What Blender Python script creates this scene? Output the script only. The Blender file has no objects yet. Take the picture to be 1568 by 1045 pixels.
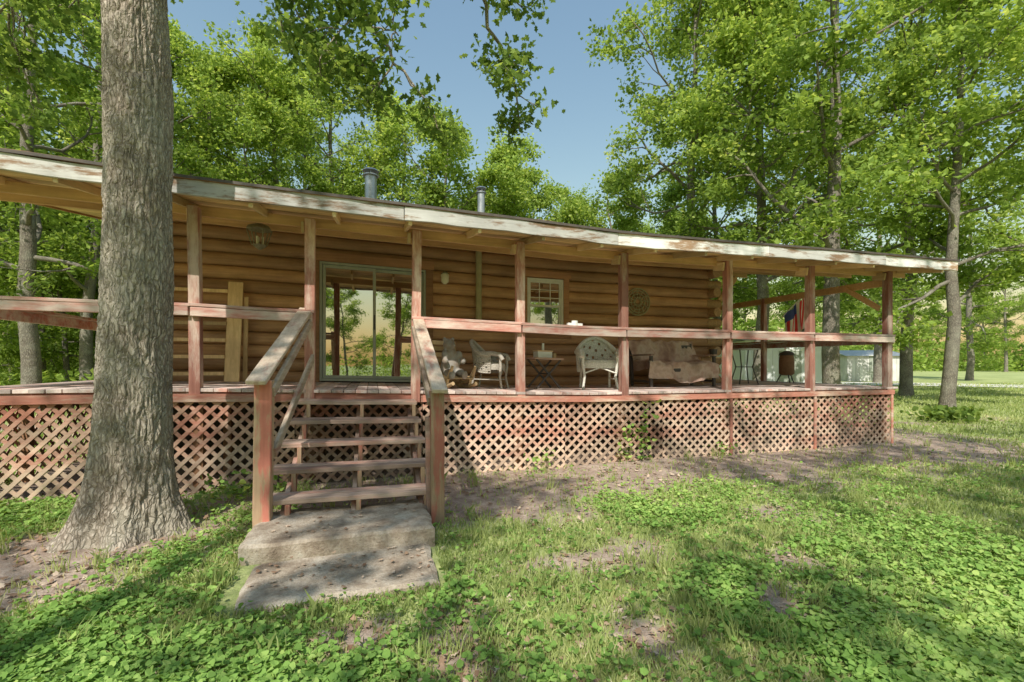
import bpy, math, random, bmesh
import numpy as np
from mathutils import Vector, Matrix
random.seed(7)
rng = np.random.default_rng(7)
scene = bpy.context.scene
COL = scene.collection

# ------------------------------------------------------------------ noise
def _h(ix, iy, iz):
    n = (ix.astype(np.int64)*374761393 + iy.astype(np.int64)*668265263 + iz.astype(np.int64)*1274126177) & 0xffffffff
    n = ((n ^ (n >> 13))*1103515245) & 0xffffffff
    n = n ^ (n >> 16)
    return (n & 0xffff)/65535.0
def vnoise(x, y, z=None):
    x = np.asarray(x, float); y = np.asarray(y, float)
    z = np.zeros_like(x) if z is None else np.asarray(z, float)
    ix, iy, iz = np.floor(x), np.floor(y), np.floor(z)
    fx, fy, fz = x-ix, y-iy, z-iz
    fx, fy, fz = [a*a*(3-2*a) for a in (fx, fy, fz)]
    r = 0
    for dx in (0, 1):
        for dy in (0, 1):
            for dz in (0, 1):
                w = (fx if dx else 1-fx)*(fy if dy else 1-fy)*(fz if dz else 1-fz)
                r = r + w*_h(ix+dx, iy+dy, iz+dz)
    return r
def fbm(x, y, z=None, o=4):
    r = 0; a = .5; s = 0
    z = np.zeros_like(np.asarray(x, float)) if z is None else z
    for i in range(o):
        r = r + a*vnoise(x*2**i+i*17.3, y*2**i+i*9.1, z*2**i+i*3.7); s += a; a *= .5
    return r/s

# ------------------------------------------------------------------ node helpers
def new_mat(name):
    m = bpy.data.materials.new(name); m.use_nodes = True
    nt = m.node_tree; nt.nodes.clear()
    out = nt.nodes.new('ShaderNodeOutputMaterial')
    return m, nt, out
def N(nt, t, **kw):
    n = nt.nodes.new(t)
    for k, v in kw.items():
        if k in n.inputs: n.inputs[k].default_value = v
        else: setattr(n, k, v)
    return n
def ramp(nt, fac, stops):
    r = nt.nodes.new('ShaderNodeValToRGB')
    el = r.color_ramp.elements
    while len(el) < len(stops): el.new(.5)
    for e, (p, c) in zip(el, stops):
        e.position = p; e.color = (*c, 1)
    nt.links.new(fac, r.inputs[0]); return r.outputs[0]
def noise(nt, vec, scale, detail=4, rough=.55):
    n = nt.nodes.new('ShaderNodeTexNoise'); n.inputs['Scale'].default_value = scale
    n.inputs['Detail'].default_value = detail; n.inputs['Roughness'].default_value = rough
    if vec is not None: nt.links.new(vec, n.inputs['Vector'])
    return n.outputs['Fac']
def coords(nt, scale=(1, 1, 1)):
    tc = nt.nodes.new('ShaderNodeTexCoord'); mp = nt.nodes.new('ShaderNodeMapping')
    mp.inputs['Scale'].default_value = scale
    nt.links.new(tc.outputs['Object'], mp.inputs['Vector']); return mp.outputs[0]
def mix(nt, fac, a, b, mode='MIX'):
    m = nt.nodes.new('ShaderNodeMix'); m.data_type = 'RGBA'; m.blend_type = mode
    for s, v in ((0, fac), (6, a), (7, b)):
        if isinstance(v, bpy.types.NodeSocket): nt.links.new(v, m.inputs[s])
        elif s == 0: m.inputs[0].default_value = v
        else: m.inputs[s].default_value = (*v, 1)
    return m.outputs[2]
def maprange(nt, v, a, b, c=0, d=1):
    m = nt.nodes.new('ShaderNodeMapRange'); nt.links.new(v, m.inputs[0])
    for i, x in enumerate((a, b, c, d)): m.inputs[i+1].default_value = x
    return m.outputs[0]
def attr(nt, name='tint'):
    a = nt.nodes.new('ShaderNodeAttribute'); a.attribute_name = name; return a.outputs['Fac']
def finish(nt, out, col, rough=.8, bump=None, bstr=.3, bdist=.01, spec=.3, metal=0):
    p = nt.nodes.new('ShaderNodeBsdfPrincipled')
    if isinstance(col, tuple): p.inputs['Base Color'].default_value = (*col, 1)
    else: nt.links.new(col, p.inputs['Base Color'])
    p.inputs['Roughness'].default_value = rough
    p.inputs['Specular IOR Level'].default_value = spec
    p.inputs['Metallic'].default_value = metal
    if bump is not None:
        b = nt.nodes.new('ShaderNodeBump'); b.inputs['Strength'].default_value = bstr
        b.inputs['Distance'].default_value = bdist
        nt.links.new(bump, b.inputs['Height']); nt.links.new(b.outputs[0], p.inputs['Normal'])
    nt.links.new(p.outputs[0], out.inputs[0]); return p

def wood(name, c1, c2, axis='X', patch=None, plo=.48, phi=.62, pscale=2.2, rough=.8, bstr=.5, tvar=.35, zfade=None):
    m, nt, out = new_mat(name)
    sc = {'X': (1.3, 26, 26), 'Y': (26, 1.3, 26), 'Z': (26, 26, 1.3)}[axis]
    g = noise(nt, coords(nt, sc), 1.0, 6, .65)
    col = ramp(nt, g, [(.3, c1), (.7, c2)])
    if patch:
        sp = {'X': (.6, 3, 3), 'Y': (3, .6, 3), 'Z': (3, 3, .6)}[axis]
        p = noise(nt, coords(nt, sp), pscale, 8, .7)
        f = maprange(nt, p, plo, phi)
        if zfade:
            tc = nt.nodes.new('ShaderNodeTexCoord'); sx = nt.nodes.new('ShaderNodeSeparateXYZ')
            nt.links.new(tc.outputs['Object'], sx.inputs[0])
            zf = maprange(nt, sx.outputs[2], zfade[0], zfade[1], .45, -.35)
            ad = nt.nodes.new('ShaderNodeMath'); ad.operation = 'ADD'; ad.use_clamp = True
            nt.links.new(f, ad.inputs[0]); nt.links.new(zf, ad.inputs[1]); f = ad.outputs[0]
        pc = mix(nt, g, tuple(.75*x for x in patch), tuple(min(1, 1.2*x) for x in patch))
        col = mix(nt, f, col, pc)
    st = noise(nt, coords(nt), 1.1, 6, .65)
    sv = maprange(nt, st, .3, .7, .76, 1.22)
    t = maprange(nt, attr(nt), 0, 1, 1-tvar, 1+tvar)
    mu = N(nt, 'ShaderNodeMath', operation='MULTIPLY'); nt.links.new(t, mu.inputs[0]); nt.links.new(sv, mu.inputs[1])
    cmb = nt.nodes.new('ShaderNodeCombineXYZ')
    for i in range(3): nt.links.new(mu.outputs[0], cmb.inputs[i])
    col = mix(nt, 1.0, col, cmb.outputs[0], 'MULTIPLY')
    finish(nt, out, col, rough, g, bstr, .004)
    return m
def plain(name, c1, c2=None, scale=8, rough=.7, bstr=.2, metal=0, spec=.4):
    m, nt, out = new_mat(name)
    c2 = c2 or tuple(x*.8 for x in c1)
    g = noise(nt, coords(nt), scale, 6, .6)
    finish(nt, out, ramp(nt, g, [(.3, c1), (.7, c2)]), rough, g, bstr, .01, spec, metal)
    return m
def leafmat(name, stops, trans=.45, tboost=1.5):
    m, nt, out = new_mat(name)
    col = ramp(nt, attr(nt), stops)
    d = N(nt, 'ShaderNodeBsdfDiffuse'); nt.links.new(col, d.inputs[0])
    tr = N(nt, 'ShaderNodeBsdfTranslucent')
    tcol = mix(nt, 1.0, col, (tboost*1.1, tboost, tboost*.6), 'MULTIPLY'); nt.links.new(tcol, tr.inputs[0])
    ms = N(nt, 'ShaderNodeMixShader'); ms.inputs[0].default_value = trans
    nt.links.new(d.outputs[0], ms.inputs[1]); nt.links.new(tr.outputs[0], ms.inputs[2])
    nt.links.new(ms.outputs[0], out.inputs[0]); return m

M = {}
M['post'] = wood('post_wood', (.29, .12, .09), (.44, .21, .155), 'Z', (.54, .40, .32), .47, .6)
M['rail'] = wood('rail_wood', (.42, .16, .125), (.55, .26, .20), 'X', (.60, .48, .40), .41, .58)
M['fascia'] = wood('fascia_wood', (.54, .51, .46), (.76, .73, .68), 'X', (.32, .20, .12), .50, .60, 3.0)
M['beam'] = wood('beam_wood', (.46, .27, .13), (.62, .40, .20), 'X', tvar=.2)
M['ceil'] = wood('ceiling_wood', (.66, .46, .22), (.82, .62, .34), 'X', (.50, .33, .16), .5, .7, tvar=.28)
M['rafter'] = wood('rafter_wood', (.60, .43, .23), (.76, .58, .35), 'Y')
M['log'] = wood('log_wood', (.37, .205, .105), (.54, .325, .175), 'X', (.29, .15, .08), .5, .75, tvar=.25, rough=.5)
M['logy'] = wood('log_side_wood', (.37, .205, .105), (.54, .325, .175), 'Y', tvar=.25, rough=.6)
M['logend'] = plain('log_end_wood', (.52, .34, .18), (.30, .18, .10), 30)
M['trim'] = wood('trim_wood', (.25, .13, .07), (.37, .20, .11), 'X')
M['deck'] = wood('deck_wood', (.48, .38, .33), (.66, .54, .48), 'Y', (.52, .27, .21), .5, .66)
M['lat'] = wood('lattice_wood', (.37, .14, .095), (.50, .23, .16), 'X', (.62, .45, .33), .38, .60, 1.1, tvar=.4, zfade=(.05, 1.05))
M['lattrim'] = wood('lattice_trim_wood', (.36, .13, .09), (.50, .22, .155), 'X', (.54, .40, .30), .48, .64)
M['step'] = wood('step_wood', (.29, .20, .15), (.45, .33, .26), 'X', (.46, .24, .18), .5, .64)
M['hand'] = wood('handrail_wood', (.40, .30, .21), (.64, .52, .40), 'Y', (.44, .23, .17), .52, .64)
M['newel'] = wood('newel_wood', (.31, .20, .12), (.48, .33, .21), 'Z', (.48, .17, .12), .5, .58)
M['shingle'] = plain('roof_shingle', (.13, .10, .08), (.07, .06, .05), 12)
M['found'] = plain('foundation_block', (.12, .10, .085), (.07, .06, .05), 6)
M['frame'] = plain('door_frame', (.42, .44, .37), (.35, .37, .31), 10, .5, .05)
M['white'] = plain('white_paint', (.84, .83, .78), (.72, .72, .66), 10, .5, .05)
M['wicker'] = plain('white_wicker', (.84, .82, .74), (.55, .52, .44), 60, .7, .5)
M['wickerg'] = plain('weathered_wicker', (.56, .52, .45), (.34, .30, .25), 50, .8, .5)
M['metal'] = plain('galvanised_steel', (.5, .51, .52), (.35, .36, .37), 8, .4, .1, .6)
M['dark'] = plain('dark_iron', (.05, .05, .05), (.08, .06, .05), 20, .5, .2)
M['pipe'] = plain('tan_pipe', (.42, .38, .22), (.33, .30, .18), 10, .5, .1)
M['pine'] = wood('pine_wood', (.56, .38, .20), (.74, .54, .31), 'Z')
M['bear'] = plain('carved_bear_wood', (.36, .37, .36), (.26, .19, .13), 9, .8, .7)
M['shedw'] = plain('shed_white_metal', (.86, .87, .87), (.78, .79, .80), 3, .5, .1)
M['shedg'] = wood('shed_grey_wood', (.5, .49, .46), (.66, .64, .6), 'Z')
M['brass'] = plain('aged_brass', (.30, .30, .20), (.18, .16, .10), 20, .5, .2, .2)
M['lampglass'] = plain('frosted_lamp_glass', (.82, .78, .62), (.7, .66, .5), 10, .3, .05)
M['dark_back'] = plain('interior_dark_backing', (.10, .06, .035), (.05, .03, .02), 4, .9, .1)  # dark colour stands in for the shade of the room inside
m, nt, out = new_mat('concrete')
n1 = noise(nt, coords(nt), 3.5, 8, .75); n2 = noise(nt, coords(nt), 60, 4, .7)
col = ramp(nt, n1, [(.34, (.19, .14, .10)), (.46, (.34, .27, .20)), (.56, (.48, .40, .31)), (.68, (.58, .52, .42))])
col = mix(nt, maprange(nt, n2, .52, .7, 0, .6), col, (.20, .155, .12))
finish(nt, out, col, .95, n2, .9, .012, .1); M['conc'] = m

m, nt, out = new_mat('window_glass')
d = N(nt, 'ShaderNodeBsdfDiffuse'); d.inputs[0].default_value = (.05, .04, .03, 1)
g = N(nt, 'ShaderNodeBsdfGlossy'); g.inputs['Roughness'].default_value = .015; g.inputs[0].default_value = (.92, .95, .9, 1)
nz = noise(nt, coords(nt), 1.2, 2); bp = N(nt, 'ShaderNodeBump'); bp.inputs['Strength'].default_value = .03; bp.inputs['Distance'].default_value = .05
nt.links.new(nz, bp.inputs['Height']); nt.links.new(bp.outputs[0], g.inputs['Normal'])
ms = N(nt, 'ShaderNodeMixShader'); ms.inputs[0].default_value = .5
nt.links.new(d.outputs[0], ms.inputs[1]); nt.links.new(g.outputs[0], ms.inputs[2]); nt.links.new(ms.outputs[0], out.inputs[0]); M['glass'] = m

def barkmat(name, a, b, c):
    m, nt, out = new_mat(name)
    wv = nt.nodes.new('ShaderNodeTexNoise'); wv.inputs['Scale'].default_value = 7; wv.inputs['Detail'].default_value = 4
    base = coords(nt); nt.links.new(base, wv.inputs['Vector'])
    va = nt.nodes.new('ShaderNodeVectorMath'); va.operation = 'SCALE'; va.inputs['Scale'].default_value = .11; nt.links.new(wv.outputs['Color'], va.inputs[0])
    vb = nt.nodes.new('ShaderNodeVectorMath'); vb.operation = 'ADD'; nt.links.new(base, vb.inputs[0]); nt.links.new(va.outputs[0], vb.inputs[1])
    mp = nt.nodes.new('ShaderNodeMapping'); mp.inputs['Scale'].default_value = (1, 1, .24); nt.links.new(vb.outputs[0], mp.inputs['Vector'])
    vo = nt.nodes.new('ShaderNodeTexVoronoi'); vo.feature = 'DISTANCE_TO_EDGE'; vo.inputs['Scale'].default_value = 34; nt.links.new(mp.outputs[0], vo.inputs['Vector'])
    n1 = noise(nt, mp.outputs[0], 45, 8, .75); n2 = noise(nt, base, 2.5, 5)
    e = maprange(nt, vo.outputs[0], .0, .22)
    col = ramp(nt, n1, [(.32, tuple(x*.7 for x in b)), (.5, b), (.66, c)])
    col = mix(nt, e, a, col)
    col = mix(nt, maprange(nt, n2, .42, .7, 0, .45), col, (.46, .45, .35))
    ad = N(nt, 'ShaderNodeMath', operation='ADD'); nt.links.new(e, ad.inputs[0]); nt.links.new(n1, ad.inputs[1])
    finish(nt, out, col, .95, ad.outputs[0], .7, .018, .1); return m
M['bark'] = barkmat('oak_bark', (.22, .175, .13), (.43, .355, .28), (.66, .57, .47))
M['bark2'] = barkmat('woodland_bark', (.13, .11, .09), (.28, .24, .19), (.44, .39, .32))
m, nt, out = new_mat('patterned_blanket')
n1 = noise(nt, coords(nt), 2.6, 5, .6)
col = ramp(nt, n1, [(.35, (.30, .18, .14)), (.47, (.44, .29, .23)), (.55, (.56, .42, .34)), (.68, (.36, .25, .18))])
finish(nt, out, col, .95, n1, .4, .02); M['blanket'] = m
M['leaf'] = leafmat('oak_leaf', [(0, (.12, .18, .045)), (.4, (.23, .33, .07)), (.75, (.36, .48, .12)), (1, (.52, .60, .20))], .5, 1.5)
M['leafd'] = leafmat('near_oak_leaf', [(0, (.09, .14, .035)), (.6, (.17, .26, .06)), (1, (.32, .41, .11))], .48, 1.6)
M['clover'] = leafmat('clover_leaf', [(0, (.13, .23, .055)), (.5, (.26, .42, .10)), (1, (.50, .62, .19))], .3, 1.3)
M['grass'] = leafmat('grass_blade', [(0, (.22, .29, .09)), (.5, (.40, .47, .17)), (.85, (.60, .62, .28)), (1, (.7, .62, .42))], .3, 1.2)
M['dead'] = leafmat('dead_leaf', [(0, (.19, .11, .07)), (.5, (.40, .27, .18)), (1, (.62, .49, .37))], .1, 1)

# ------------------------------------------------------------------ warps (the real porch sags and runs out of level)
RX = [-5, -3.26, -1.7, 1.75, 3.2, 4.9, 6.8, 9.75]; RO = [.20, .16, .08, -.01, -.06, -.045, -.02, 0]
def dko(x): return np.interp(x, [-4, -2, 3, 9], [.08, .07, -.075, -.085])
def w_house(v):
    v = v.copy(); v[:, 2] += dko(v[:, 0])*np.clip(v[:, 2]/1.1, 0, 1); return v
def w_porch(v):
    v = v.copy(); z = v[:, 2]; u = np.clip((z-2.2)/.7, 0, 1)
    v[:, 2] = z + dko(v[:, 0])*np.clip(z/1.1, 0, 1)*(1-u) + np.interp(v[:, 0], RX, RO)*u
    return v

class MB:
    def __init__(s): s.v = []; s.f = []; s.m = []; s.t = []; s.sm = []; s.mats = []
    def mi(s, k):
        if k not in s.mats: s.mats.append(k)
        return s.mats.index(k)
    def add(s, vs, fs, mat, tint=None, smooth=False):
        o = len(s.v); t = random.random() if tint is None else tint
        s.v.extend([tuple(p) for p in vs]); s.t.extend([t]*len(vs))
        mi = s.mi(mat)
        for f in fs: s.f.append([i+o for i in f]); s.m.append(mi); s.sm.append(smooth)
    def board(s, p0, p1, w, h, mat, up=(0, 0, 1), tint=None, seg=None, jitter=0):
        p0 = Vector(p0); p1 = Vector(p1); d = p1-p0; L = d.length; d.normalize()
        side = d.cross(Vector(up)).normalized(); u = side.cross(d).normalized()
        n = seg or max(1, int(L/.6)); vs = []; fs = []
        for i in range(n+1):
            c = p0+(p1-p0)*(i/n)
            if jitter: c = c+u*random.uniform(-jitter, jitter)+side*random.uniform(-jitter, jitter)
            for a, b in ((-1, -1), (1, -1), (1, 1), (-1, 1)): vs.append(c+side*(a*w/2)+u*(b*h/2))
        for i in range(n):
            for k in range(4):
                a = i*4+k; b = i*4+(k+1) % 4; fs.append((a, b, b+4, a+4))
        fs.append((3, 2, 1, 0)); e = n*4; fs.append((e, e+1, e+2, e+3))
        s.add(vs, fs, mat, tint)
    def box(s, x0, x1, y0, y1, z0, z1, mat, tint=None):
        dx, dy, dz = x1-x0, y1-y0, z1-z0
        if dx >= dy and dx >= dz: s.board((x0, (y0+y1)/2, (z0+z1)/2), (x1, (y0+y1)/2, (z0+z1)/2), dy, dz, mat, tint=tint)
        elif dy >= dz: s.board(((x0+x1)/2, y0, (z0+z1)/2), ((x0+x1)/2, y1, (z0+z1)/2), dx, dz, mat, tint=tint)
        else: s.board(((x0+x1)/2, (y0+y1)/2, z0), ((x0+x1)/2, (y0+y1)/2, z1), dx, dy, mat, up=(0, 1, 0), tint=tint)
    def tube(s, pts, rad, n, mat, tint=None, caps=True):
        pts = [Vector(p) for p in pts]; k = len(pts)
        if not hasattr(rad, '__len__'): rad = [rad]*k
        vs = []; fs = []; ref = Vector((0, 0, 1)); prev = None
        for i, p in enumerate(pts):
            d = (pts[min(i+1, k-1)]-pts[max(i-1, 0)]).normalized()
            if prev is None:
                a = d.cross(ref if abs(d.z) < .9 else Vector((1, 0, 0))).normalized()
            else: a = (prev-d*prev.dot(d)).normalized()
            prev = a; b = d.cross(a)
            for j in range(n):
                an = 2*math.pi*j/n; vs.append(p+(a*math.cos(an)+b*math.sin(an))*rad[i])
        for i in range(k-1):
            for j in range(n): fs.append((i*n+j, i*n+(j+1) % n, (i+1)*n+(j+1) % n, (i+1)*n+j))
        s.add(vs, fs, mat, tint, True)
        if caps:
            s.add(vs[:n], [tuple(range(n))[::-1]], mat, tint); s.add(vs[-n:], [tuple(range(n))], mat, tint)
    def build(s, name, parent=None, warp=None, bevel=0, loc=None, rotz=0, sc=1):
        me = bpy.data.meshes.new(name); v = np.array(s.v, float)*sc
        if loc is not None:
            c, sn = math.cos(rotz), math.sin(rotz)
            v = np.stack([v[:, 0]*c-v[:, 1]*sn+loc[0], v[:, 0]*sn+v[:, 1]*c+loc[1], v[:, 2]+loc[2]], 1)
        if warp: v = warp(v)
        me.from_pydata([tuple(p) for p in v], [], s.f)
        for k in s.mats: me.materials.append(M[k])
        me.polygons.foreach_set('material_index', s.m); me.polygons.foreach_set('use_smooth', s.sm)
        a = me.attributes.new('tint', 'FLOAT', 'POINT'); a.data.foreach_set('value', s.t); me.update()
        o = bpy.data.objects.new(name, me); COL.objects.link(o)
        if parent: o.parent = parent
        if bevel:
            b = o.modifiers.new('bevel', 'BEVEL'); b.width = bevel; b.segments = 1; b.limit_method = 'ANGLE'
        return o
def group(name, loc=(0, 0, 0)):
    e = bpy.data.objects.new(name, None); e.empty_display_size = .3; COL.objects.link(e); return e

def raw_mesh(name, groups, mats):
    V = []; LI = []; LT = []; MI = []; T = []; SM = []; o = 0
    for v, f, mi, t, sm in groups:
        if len(f) == 0: continue
        V.append(v); T.append(t); LI.append((f+o).ravel()); LT.append(np.full(len(f), f.shape[1]))
        MI.append(np.full(len(f), mi)); SM.append(np.full(len(f), sm)); o += len(v)
    V = np.concatenate(V); LI = np.concatenate(LI); LT = np.concatenate(LT)
    me = bpy.data.meshes.new(name)
    me.vertices.add(len(V)); me.vertices.foreach_set('co', V.astype(np.float32).ravel())
    me.loops.add(len(LI)); me.loops.foreach_set('vertex_index', LI.astype(np.int32))
    me.polygons.add(len(LT)); me.polygons.foreach_set('loop_start', (np.cumsum(LT)-LT).astype(np.int32))
    for k in mats: me.materials.append(M[k])
    me.polygons.foreach_set('material_index', np.concatenate(MI).astype(np.int32))
    me.polygons.foreach_set('use_smooth', np.concatenate(SM).astype(bool))
    a = me.attributes.new('tint', 'FLOAT', 'POINT'); a.data.foreach_set('value', np.concatenate(T).astype(np.float32))
    me.update(calc_edges=True); return me
def obj(name, me, parent=None, loc=(0, 0, 0), rz=0, sc=1):
    o = bpy.data.objects.new(name, me); COL.objects.link(o); o.location = loc; o.rotation_euler[2] = rz
    o.scale = (sc, sc, sc) if not hasattr(sc, '__len__') else sc
    if parent: o.parent = parent
    return o

DIAMOND = np.array([(0, 0), (.34, .45), (0, 1), (-.34, .45)])
OAK = np.array([(0, 0), (.14, .2), (.30, .30), (.17, .42), (.34, .62), (.15, .72), (0, 1), (-.17, .72), (-.33, .58), (-.16, .44), (-.28, .26), (-.13, .2)])
ROUND = np.array([(0, 0), (.36, .25), (.42, .65), (.14, .98), (-.14, .98), (-.42, .65), (-.36, .25)])
def leaves(c, size, tmpl, rs, up=.8, tint=None, var=.35):
    n = len(c)
    nr = rs.normal(size=(n, 3))*.7; nr[:, 2] += up; nr /= np.linalg.norm(nr, axis=1)[:, None]
    a = rs.normal(size=(n, 3)); a -= nr*(a*nr).sum(1)[:, None]; a /= np.linalg.norm(a, axis=1)[:, None]
    b = np.cross(nr, a); s = (size*(1-var+2*var*rs.random(n)))[:, None, None]
    v = c[:, None, :] + s*(tmpl[None, :, 1, None]*a[:, None, :] + tmpl[None, :, 0, None]*b[:, None, :])
    k = len(tmpl); curl = (tmpl[:, 0]**2*1.2)[None, :, None]*s*nr[:, None, :]
    v = (v-curl*.8).reshape(-1, 3)
    f = np.arange(n*k).reshape(n, k)
    t = rs.random(n) if tint is None else tint
    return v, f, np.repeat(t, k)
def nptube(pts, rad, n):
    pts = np.array(pts); k = len(pts); d = np.gradient(pts, axis=0); d /= np.linalg.norm(d, axis=1)[:, None]+1e-9
    ref = np.array([0, 0, 1.]) if abs(d[0, 2]) < .8 else np.array([1., 0, 0])
    a = np.cross(d, ref); a /= np.linalg.norm(a, axis=1)[:, None]+1e-9; b = np.cross(d, a)
    an = np.linspace(0, 2*np.pi, n, endpoint=False)
    v = pts[:, None]+np.array(rad)[:, None, None]*(a[:, None]*np.cos(an)[None, :, None]+b[:, None]*np.sin(an)[None, :, None])
    i = np.arange(k-1)[:, None]*n; j = np.arange(n)[None]; j2 = (j+1) % n
    f = np.stack([i+j, i+j2, i+n+j2, i+n+j], -1).reshape(-1, 4)
    return v.reshape(-1, 3), f
def grow(rs, p, d, L, steps, wander, droop=0.0):
    pts = [p]; d = d/np.linalg.norm(d)
    for _ in range(steps):
        d = d+rs.normal(size=3)*wander; d[2] += droop; d /= np.linalg.norm(d)
        pts.append(pts[-1]+d*L/steps)
    return np.array(pts), d
def branchset(rs, base, d0, L, r, groups, cl, n2=5, n3=3, droop=.02, minr=.008):
    pts, _ = grow(rs, base, d0, L, 6, .16, droop)
    v, f = nptube(pts, np.linspace(r, r*.25+minr, 7), 6); groups.append((v, f))
    for j in range(n2):
        q = .3+.7*(j+rs.random())/n2; i = min(int(q*6), 5); p = pts[i]+(pts[i+1]-pts[i])*(q*6-i)
        dd = (pts[i+1]-pts[i]); dd /= np.linalg.norm(dd); dd = dd*.7+rs.normal(size=3)*np.array([.7, .7, .35])
        L2 = L*(.5-.22*q)*(.7+.6*rs.random())
        p2, _ = grow(rs, p, dd, L2, 4, .2, droop)
        v, f = nptube(p2, np.linspace(r*.4+.004, minr*.7, 5), 4); groups.append((v, f))
        for k in range(n3):
            q2 = .3+.7*rs.random(); i2 = min(int(q2*4), 3); pp = p2[i2]+(p2[i2+1]-p2[i2])*(q2*4-i2)
            d3 = (p2[i2+1]-p2[i2]); d3 /= np.linalg.norm(d3); d3 = d3*.6+rs.normal(size=3)*np.array([.7, .7, .4])
            p3, _ = grow(rs, pp, d3, L2*.55, 2, .2, droop)
            v, f = nptube(p3, np.linspace(minr*.9, minr*.35, 3), 3); groups.append((v, f))
            cl.append(p3[1]); cl.append(p3[2])
        cl.append(p2[-1])
    cl.append(pts[-1])
def tree_mesh(name, seed, h, r0, cb, cr, nleaf, lsize, n1=18, n2=5, n3=3, bark='bark2', leaf='leaf', tmpl=DIAMOND, sig=.30, curve=.12):
    rs = np.random.default_rng(seed)
    k = 10; zs = np.linspace(-.15, h, k); xy = np.cumsum(rs.normal(size=(k, 2))*curve, 0); xy -= xy[0]; xy[1] *= .4
    tp = np.column_stack([xy, zs]); tr = r0*(1-np.clip(zs/h, 0, 1))**.75+.02; tr[0] = r0*1.35
    tubes = []; cl = []
    t2 = np.insert(tp, 1, [tp[0, 0]*.7+tp[1, 0]*.3, tp[0, 1]*.7+tp[1, 1]*.3, .5], 0); r2 = np.insert(tr, 1, r0*1.05)
    tubes.append(nptube(t2, r2, 12))
    for i in range(n1):
        f = min(.98, ((i+rs.random())/n1)**.95); z = cb+(h-cb)*f
        base = np.array([np.interp(z, zs, tp[:, 0]), np.interp(z, zs, tp[:, 1]), z])
        az = i*2.4+rs.normal()*.4; L = cr*(math.sin(math.pi*(.22+.72*f))**.8)*(.7+.5*rs.random())
        rise = .12+.9*f+rs.normal()*.12
        rb = max(.02, np.interp(z, zs, tr)*.45)
        branchset(rs, base, np.array([math.cos(az), math.sin(az), rise]), L, rb, tubes, cl, n2, n3)
    cl = np.array(cl); m = int(nleaf/len(cl))
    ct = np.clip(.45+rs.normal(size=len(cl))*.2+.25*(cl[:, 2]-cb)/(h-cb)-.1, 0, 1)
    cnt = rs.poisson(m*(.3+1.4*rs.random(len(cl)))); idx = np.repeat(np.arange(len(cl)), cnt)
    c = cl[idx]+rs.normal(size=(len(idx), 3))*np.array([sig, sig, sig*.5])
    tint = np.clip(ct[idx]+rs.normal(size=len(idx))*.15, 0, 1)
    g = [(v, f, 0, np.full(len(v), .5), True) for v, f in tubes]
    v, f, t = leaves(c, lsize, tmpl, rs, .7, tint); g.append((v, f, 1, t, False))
    return raw_mesh(name, g, [bark, leaf])

# survey grid: t = bearing tangent, s = distance out from the yard viewpoint
def site(t, s): return (s*(.2924+t*.9563), s*(.9563-t*.2924)-5.98)
OX, OY = -2.0, -1.27

# ================================================================== GROUND
def grassy(x, y):
    n = fbm(x*.55+3, y*.55+8, o=5); n2 = fbm(x*2.1+30, y*2.1, o=3)
    g = np.clip((n*.6+n2*.4-.365)*6+.35, 0, 1)
    g = np.where(x > 3.5, g*np.clip(1-.35*np.clip((x-3.5)/3, 0, 1)*(n2 > .5), 0, 1), g)
    band = np.clip((y+2.1+1.6*(fbm(x*.8, y*.8+50)-.5))*1.6, 0, 1)*np.clip((x-.3)*2, 0, 1)*np.clip((12.0-x)*.5, 0, 1)*(y < 2.5)
    under = ((x > -4.2) & (x < 9.05) & (y > 0) & (y < 10))
    stair = np.clip(1.5-np.hypot((x+.1)/1.2, (y+1.0)/1.1), 0, 1)
    tr = np.clip(1.3-np.hypot(x-OX, y-OY)/.6, 0, 1)
    g = g*(1-.90*band)*(1-.9*stair)*(1-.6*tr)
    far = np.clip((np.hypot(x, y)-12)/10, 0, 1); g = g*(1-far)+(.75+.25*n)*far
    return np.where(under, 0, g)
def gz(x, y):
    r = np.hypot(x-1, y+2); fade = np.clip((13-r)/5, 0, 1)
    return (fbm(x*.9, y*.9+3, o=4)-.5)*.07*fade-.012
xs = np.concatenate([-np.geomspace(500, 9.3, 26), np.arange(-9, 15, .09), np.geomspace(15.3, 500, 26)])
ys = np.concatenate([-np.geomspace(300, 8.3, 20), np.arange(-8, 8, .09), np.geomspace(8.3, 700, 28)])
X, Y = np.meshgrid(xs, ys); x = X.ravel(); y = Y.ravel()
V = np.column_stack([x, y, gz(x, y)]); ni, nj = len(ys), len(xs)
i = np.arange(ni-1)[:, None]*nj; j = np.arange(nj-1)[None]
F = np.stack([i+j, i+j+1, i+nj+j+1, i+nj+j], -1).reshape(-1, 4)
m, nt, out = new_mat('yard_ground')
co = coords(nt); n1 = noise(nt, co, 9, 8, .7); n2 = noise(nt, co, 60, 4, .7); n3 = noise(nt, co, .35, 5); n4 = noise(nt, co, 1.6, 6, .7)
dirt = ramp(nt, n1, [(.32, (.24, .17, .13)), (.5, (.42, .32, .25)), (.66, (.60, .48, .39))])
dirt = mix(nt, maprange(nt, n4, .42, .62, 0, .6), dirt, (.30, .215, .165))
dirt = mix(nt, maprange(nt, n2, .52, .7, 0, .6), dirt, (.66, .55, .45))
gr = ramp(nt, n1, [(.3, (.16, .21, .07)), (.5, (.30, .36, .12)), (.7, (.48, .51, .20))])
gr = mix(nt, maprange(nt, n2, .4, .7, 0, .45), gr, (.42, .38, .23))
gr = mix(nt, maprange(nt, n3, .4, .65, 0, .4), gr, (.58, .62, .27))
ga = attr(nt); ad = N(nt, 'ShaderNodeMath', operation='ADD'); nt.links.new(ga, ad.inputs[0])
nt.links.new(maprange(nt, n1, .3, .7, -.35, .35), ad.inputs[1])
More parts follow.
